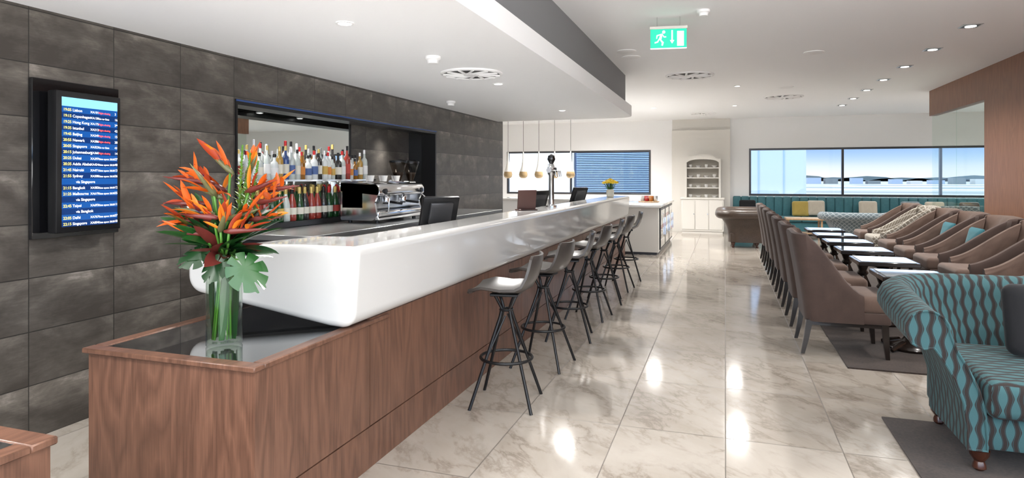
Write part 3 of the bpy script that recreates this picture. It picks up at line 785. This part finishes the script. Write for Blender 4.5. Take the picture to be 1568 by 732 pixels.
def monstera(c,nrm,upv,R,mat):
    c=Vector(c); n=Vector(nrm).normalized(); u=Vector(upv); u=(u-n*u.dot(n)).normalized(); s=u.cross(n)
    N=96; vs=[c]; 
    for k in range(N+1):
        a=2*PI*k/N; r=R*(1.05-.22*math.cos(a))*(1. if (k%12)>1 else .6)
        if abs(a-PI)<.2: r*=1.1
        if a<.12 or a>2*PI-.12: r*=.35
        vs.append(c+u*(r*math.cos(a))+s*(r*.85*math.sin(a))-n*(.25*r*abs(math.sin(a))**2))
    b.add(vs,[[0,k+1,k+2] for k in range(N)],mat,True)
monstera(W(394,404,-.13),-Fw*.7+Rt*.3+U*.3,(-Rt*.8+U),.085,GM)
monstera(W(350,400,-.11),-Fw*.8+U*.5,(Rt*.2+U),.06,GD)
b.tube([Vector((0,0,hv)),W(385,392,-.11)],.004,GS,6)
monstera(W(320,385,-.1),-Fw+U*.8,(Rt*.8+U),.06,GD)
for k in range(16):
    a=k*2.4; r=.048*math.sqrt((k%8+1)/8); b.tube([(r*math.cos(a),r*math.sin(a),.03),(r*.5*math.cos(a+.6),r*.5*math.sin(a+.6),hv)],.005,GS,6)
for k in range(6):
    a=k*1.05; b.blade((.05*math.cos(a),.05*math.sin(a),.03),(-.02*math.sin(a),.02*math.cos(a),.3),.32,.02,random.choice([GD,GM]),0,6,.1,a,prof=lambda t:math.sin(PI*min(1,t*.9+.1))**.5)
b.build('flowers_and_leaves',parent=fv,recalc=False,autosmooth=False)

# ---------------------------------------------------------------- ceiling fixtures
def spot(parent,name,loc,e,col=(1,.98,.95),size=2.5,r=.14):
    l=bpy.data.lights.new(name,'SPOT'); l.energy=e; l.color=col; l.spot_size=size; l.spot_blend=.9; l.shadow_soft_size=r
    o=bpy.data.objects.new(name,l); COL.objects.link(o); o.parent=parent; o.location=loc; return o
b=MB(); b.box((-.09,-.09,-.008),(.09,.09,.0),TRIM,.003,1); b.box((-.07,-.07,-.010),(.07,.07,-.008),DSTEEL)
b.lathe([(.05,-.013),(.05,-.011)],DL_E,n=20)
sq=b.build('downlight',(2.39,7.69,ZC)); spot(sq,'lamp',(0,0,-.03),105)
for k in (-5,-4,-3,-2,-1,1,2,3,4,5,6):
    o=place(sq.data,'downlight',(2.39,7.69+1.26*k,ZC)); spot(o,'lamp',(0,0,-.03),105)
b=MB(); b.lathe([(.055,0),(.055,-.006),(.042,-.008),(.04,-.004)],PAINT,n=24); b.lathe([(.04,-.006),(.04,-.004)],DL_E,n=20)
rd=b.build('downlight',(-2.19,3.35,ZB)); spot(rd,'lamp',(0,0,-.03),105,size=2.7)
for x,y in ((-2.15,6.0),(-2.15,8.65),(-2.19,.7)):
    o=place(rd.data,'downlight',(x,y,ZB)); spot(o,'lamp',(0,0,-.03),105,size=2.7)
for x,y,e_ in ((.2,.6,120),(.2,11.5,170),(.2,14.6,170),(-3,13,280),(-5.5,14.5,380),(-3,16,260),(-1.5,14.5,200),(5.5,12.5,260),(5.5,15.5,260)):  # extra downlights, invented to brighten the aisle and far areas
    o=place(rd.data,'downlight',(x,y,ZC)); spot(o,'lamp',(0,0,-.03),e_,size=2.8)
for y in (4.35,4.95,5.55,6.9):
    o=place(rd.data,'downlight',(-3.86,y,RZ1)); o.scale=(.6,.6,1); spot(o,'lamp',(0,0,-.03),34)
def vent(loc,r):
    b=MB()
    b.lathe([(r,0),(r,-.012),(r*.93,-.02),(r*.9,-.01)],PAINT,n=40); b.lathe([(r*.9,-.011),(r*.9,-.0105)],VENTD,n=40)
    for k in range(12):
        a=2*PI*k/12; c,s=math.cos(a),math.sin(a); cc_,ss=math.cos(a+.45),math.sin(a+.45)
        b.tube([(r*.25*c,r*.25*s,-.014),(r*.91*cc_,r*.91*ss,-.014)],.012 if r<.3 else .016,PAINT,4)
    b.lathe([(0,-.022),(r*.27,-.022),(r*.27,-.006)],PAINT,n=24)
    b.build('air_diffuser',loc)
vent((-2.16,5.32,ZB),.28); vent((-.51,10.06,ZC),.36); vent((1.07,13.3,ZC),.36); vent((-.5,16.2,ZC),.3)
b=MB(); b.lathe([(.06,0),(.06,-.02),(.045,-.03),(.04,-.055),(0,-.06)],PAINT,n=24)
sd=b.build('smoke_detector',(-.19,6.2,ZC)); place(sd.data,'smoke_detector',(-2.15,4.5,ZB)); place(sd.data,'smoke_detector',(-3.2,7.2,ZB))
b=MB(); b.lathe([(.12,0),(.12,-.008),(.1,-.014),(0,-.014)],PAINT,n=28); s_=b.build('ceiling_speaker',(1.05,8.7,ZC)); place(s_.data,'ceiling_speaker',(1.0,11.9,ZC)); place(s_.data,'ceiling_speaker',(-1.15,7.9,ZC)); place(s_.data,'ceiling_speaker',(-1.15,8.3,ZC))
# exit sign
GE=pmat('exit_green',(.0,.45,.25),.4,emis=(.02,.50,.28),es=.65); WE=pmat('exit_white',(1,1,1),.4,emis=(.9,1,.95),es=.7)
b=MB()
b.box((-.19,-.012,-.11),(.19,.012,.085),GE,.003,1); b.box((-.2,-.02,.085),(.2,.02,.115),WPAINT,.004,1); b.box((-.19,-.013,-.115),(.19,.013,-.108),WE)
for x in (-.12,.12): b.tube([(x,0,.115),(x,0,.21)],.005,CHROME,6)
yq=-.0135
def q(pts): b.prism(pts,'y',yq-.001,yq+.0005,WE)
q([(.03,.07),(.045,.07),(.045,-.03),(.06,-.03),(.0375,-.065),(.015,-.03),(.03,-.03)])
q([(.09,.06),(.16,.06),(.16,-.09),(.09,-.09)])
hd=[(-.05+.016*math.cos(a*PI/6),.055+.016*math.sin(a*PI/6)) for a in range(12)]; q(hd)
q([(-.085,.035),(-.06,.04),(-.075,-.02),(-.1,-.015)]); q([(-.1,-.01),(-.08,-.02),(-.05,-.05),(-.06,-.085),(-.075,-.08),(-.07,-.055)]); q([(-.1,-.01),(-.085,-.005),(-.11,-.05),(-.145,-.06),(-.145,-.045),(-.12,-.04)]); q([(-.07,.035),(-.06,.03),(-.045,.01),(-.025,.01),(-.025,0),(-.05,0)]); q([(-.085,.035),(-.085,.025),(-.115,.015),(-.12,-.01),(-.13,-.01),(-.125,.025)])
es=b.build('exit_sign',(-.52,6.35,2.8),.15); es.scale=(.9,.9,.95)
# pendants
PW=pmat('opal_glass',(.8,.78,.73),.2); PA=pmat('amber_glass',(.42,.30,.16),.2)
b=MB()
b.lathe([(.012,.45),(.016,.38),(.02,.27),(.045,.12),(.08,.02)],PW,n=20); b.lathe([(.08,.02),(.095,-.04),(.085,-.09),(.05,-.12),(0,-.125)],PA,n=20); b.tube([(0,0,.4),(0,0,ZC-1.55)],.004,BLKM,5); b.lathe([(.05,ZC-1.55),(.05,ZC-1.57),(0,ZC-1.57)],PAINT,n=14)
pe=b.build('pendant_lamp',(-4.5,13.2,1.55))
for x in (-4.15,-3.8,-3.45,-3.1): place(pe.data,'pendant_lamp',(x,13.2,1.55))
b=MB(); b.box((-5.2,12.9,0),(-3.0,13.5,.95),PAINT); b.box((-5.25,12.85,.95),(-2.98,13.55,1.0),WHITE,.008,2); b.build('service_counter')

# ---------------------------------------------------------------- outside
b=MB(); b.box((-300,18.6,-3.2),(300,900,-3),pmat('airfield',(.09,.115,.135),.8))
hillm=pmat('distant_hills',(.05,.08,.10),.9)
for k in range(14):
    x=-200+k*36; h=random.uniform(4,8); b.prism([(x-40,-3),(x+40,-3),(x+20,-3+h*.8),(x,-3+h),(x-22,-3+h*.7)],'y',850,860,hillm)
SNOW=pmat('frosted_grass',(.20,.23,.245),.8)
for k in range(8): b.box((-60+k*22,120+k*45,-2.99),(10+k*32,128+k*50,-2.97),SNOW if k%2 else hillm)
b.build('ground_outside')
b=MB(); LV=pmat('blue_louvre',(.10,.18,.32),.4); LB=pmat('louvre_back',(.04,.085,.19),.6); BW=pmat('pale_cladding',(.16,.225,.33),.5); BW2=pmat('white_cladding',(.28,.31,.34),.5)
b.box((-14,25,-3),(-1.4,26,7),LB)
for k in range(100): b.box((-5.6,24.85,-1+k*.07),(-1.6,25,-1+k*.07+.04),LV)
b.box((-14,24.8,-3),(-5.7,25,7),BW2); b.box((-1.6,24.9,-3),(2.75,26,7),BW)
for k in range(5): b.box((-1.4+k*.85,24.88,-3),(-1.36+k*.85,24.9,7),LV)
b.build('terminal_building')
b=MB()
HG=pmat('hangar',(.085,.11,.13),.8)
for k in range(26):
    x=-60+k*13+random.uniform(-3,3); h=random.uniform(2,4.5); b.box((x,500,-3),(x+random.uniform(4,9),510,-3+h),random.choice([BW,BW2,HG,HG]))
b.build('distant_hangars')

# ---------------------------------------------------------------- world
w=bpy.data.worlds.new('sky_and_fill'); bpy.context.scene.world=w; w.use_nodes=True; nt=w.node_tree
bg=nt.nodes['Background']; tc=nt.nodes.new('ShaderNodeTexCoord'); sp=nt.nodes.new('ShaderNodeSeparateXYZ'); rp=nt.nodes.new('ShaderNodeValToRGB')
ma=nt.nodes.new('ShaderNodeMath'); ma.operation='MULTIPLY_ADD'; ma.inputs[1].default_value=.5; ma.inputs[2].default_value=.5
nt.links.new(tc.outputs['Generated'],sp.inputs[0]); nt.links.new(sp.outputs[2],ma.inputs[0]); nt.links.new(ma.outputs[0],rp.inputs[0]); nt.links.new(rp.outputs[0],bg.inputs[0])
e=rp.color_ramp.elements; e[0].position=.47; e[0].color=(1.,1.,1.,1); e[1].position=.65; e[1].color=(.78,.82,.86,1)  # white below the horizon is added fill that brightens the ceilings
for p,c in ((.497,(.16,.165,.17)),(.506,(.145,.16,.17)),(.513,(.085,.12,.165)),(.522,(.05,.085,.16)),(.57,(.4,.5,.65))):
    x=e.new(p); x.color=(*c,1)
bg.inputs[1].default_value=3.8

# ---------------------------------------------------------------- camera
c=bpy.data.cameras.new('camera'); co=bpy.data.objects.new('camera',c); COL.objects.link(co)
c.sensor_width=36; c.lens=36*976/1568; c.shift_y=-(366-272)/1568; c.clip_start=.05; c.clip_end=2000
co.location=(0,0,H); co.rotation_euler=(PI/2,0,math.radians(18.47))
bpy.context.scene.camera=co
vs=bpy.context.scene.view_settings; vs.view_transform='Standard'; vs.exposure=.85
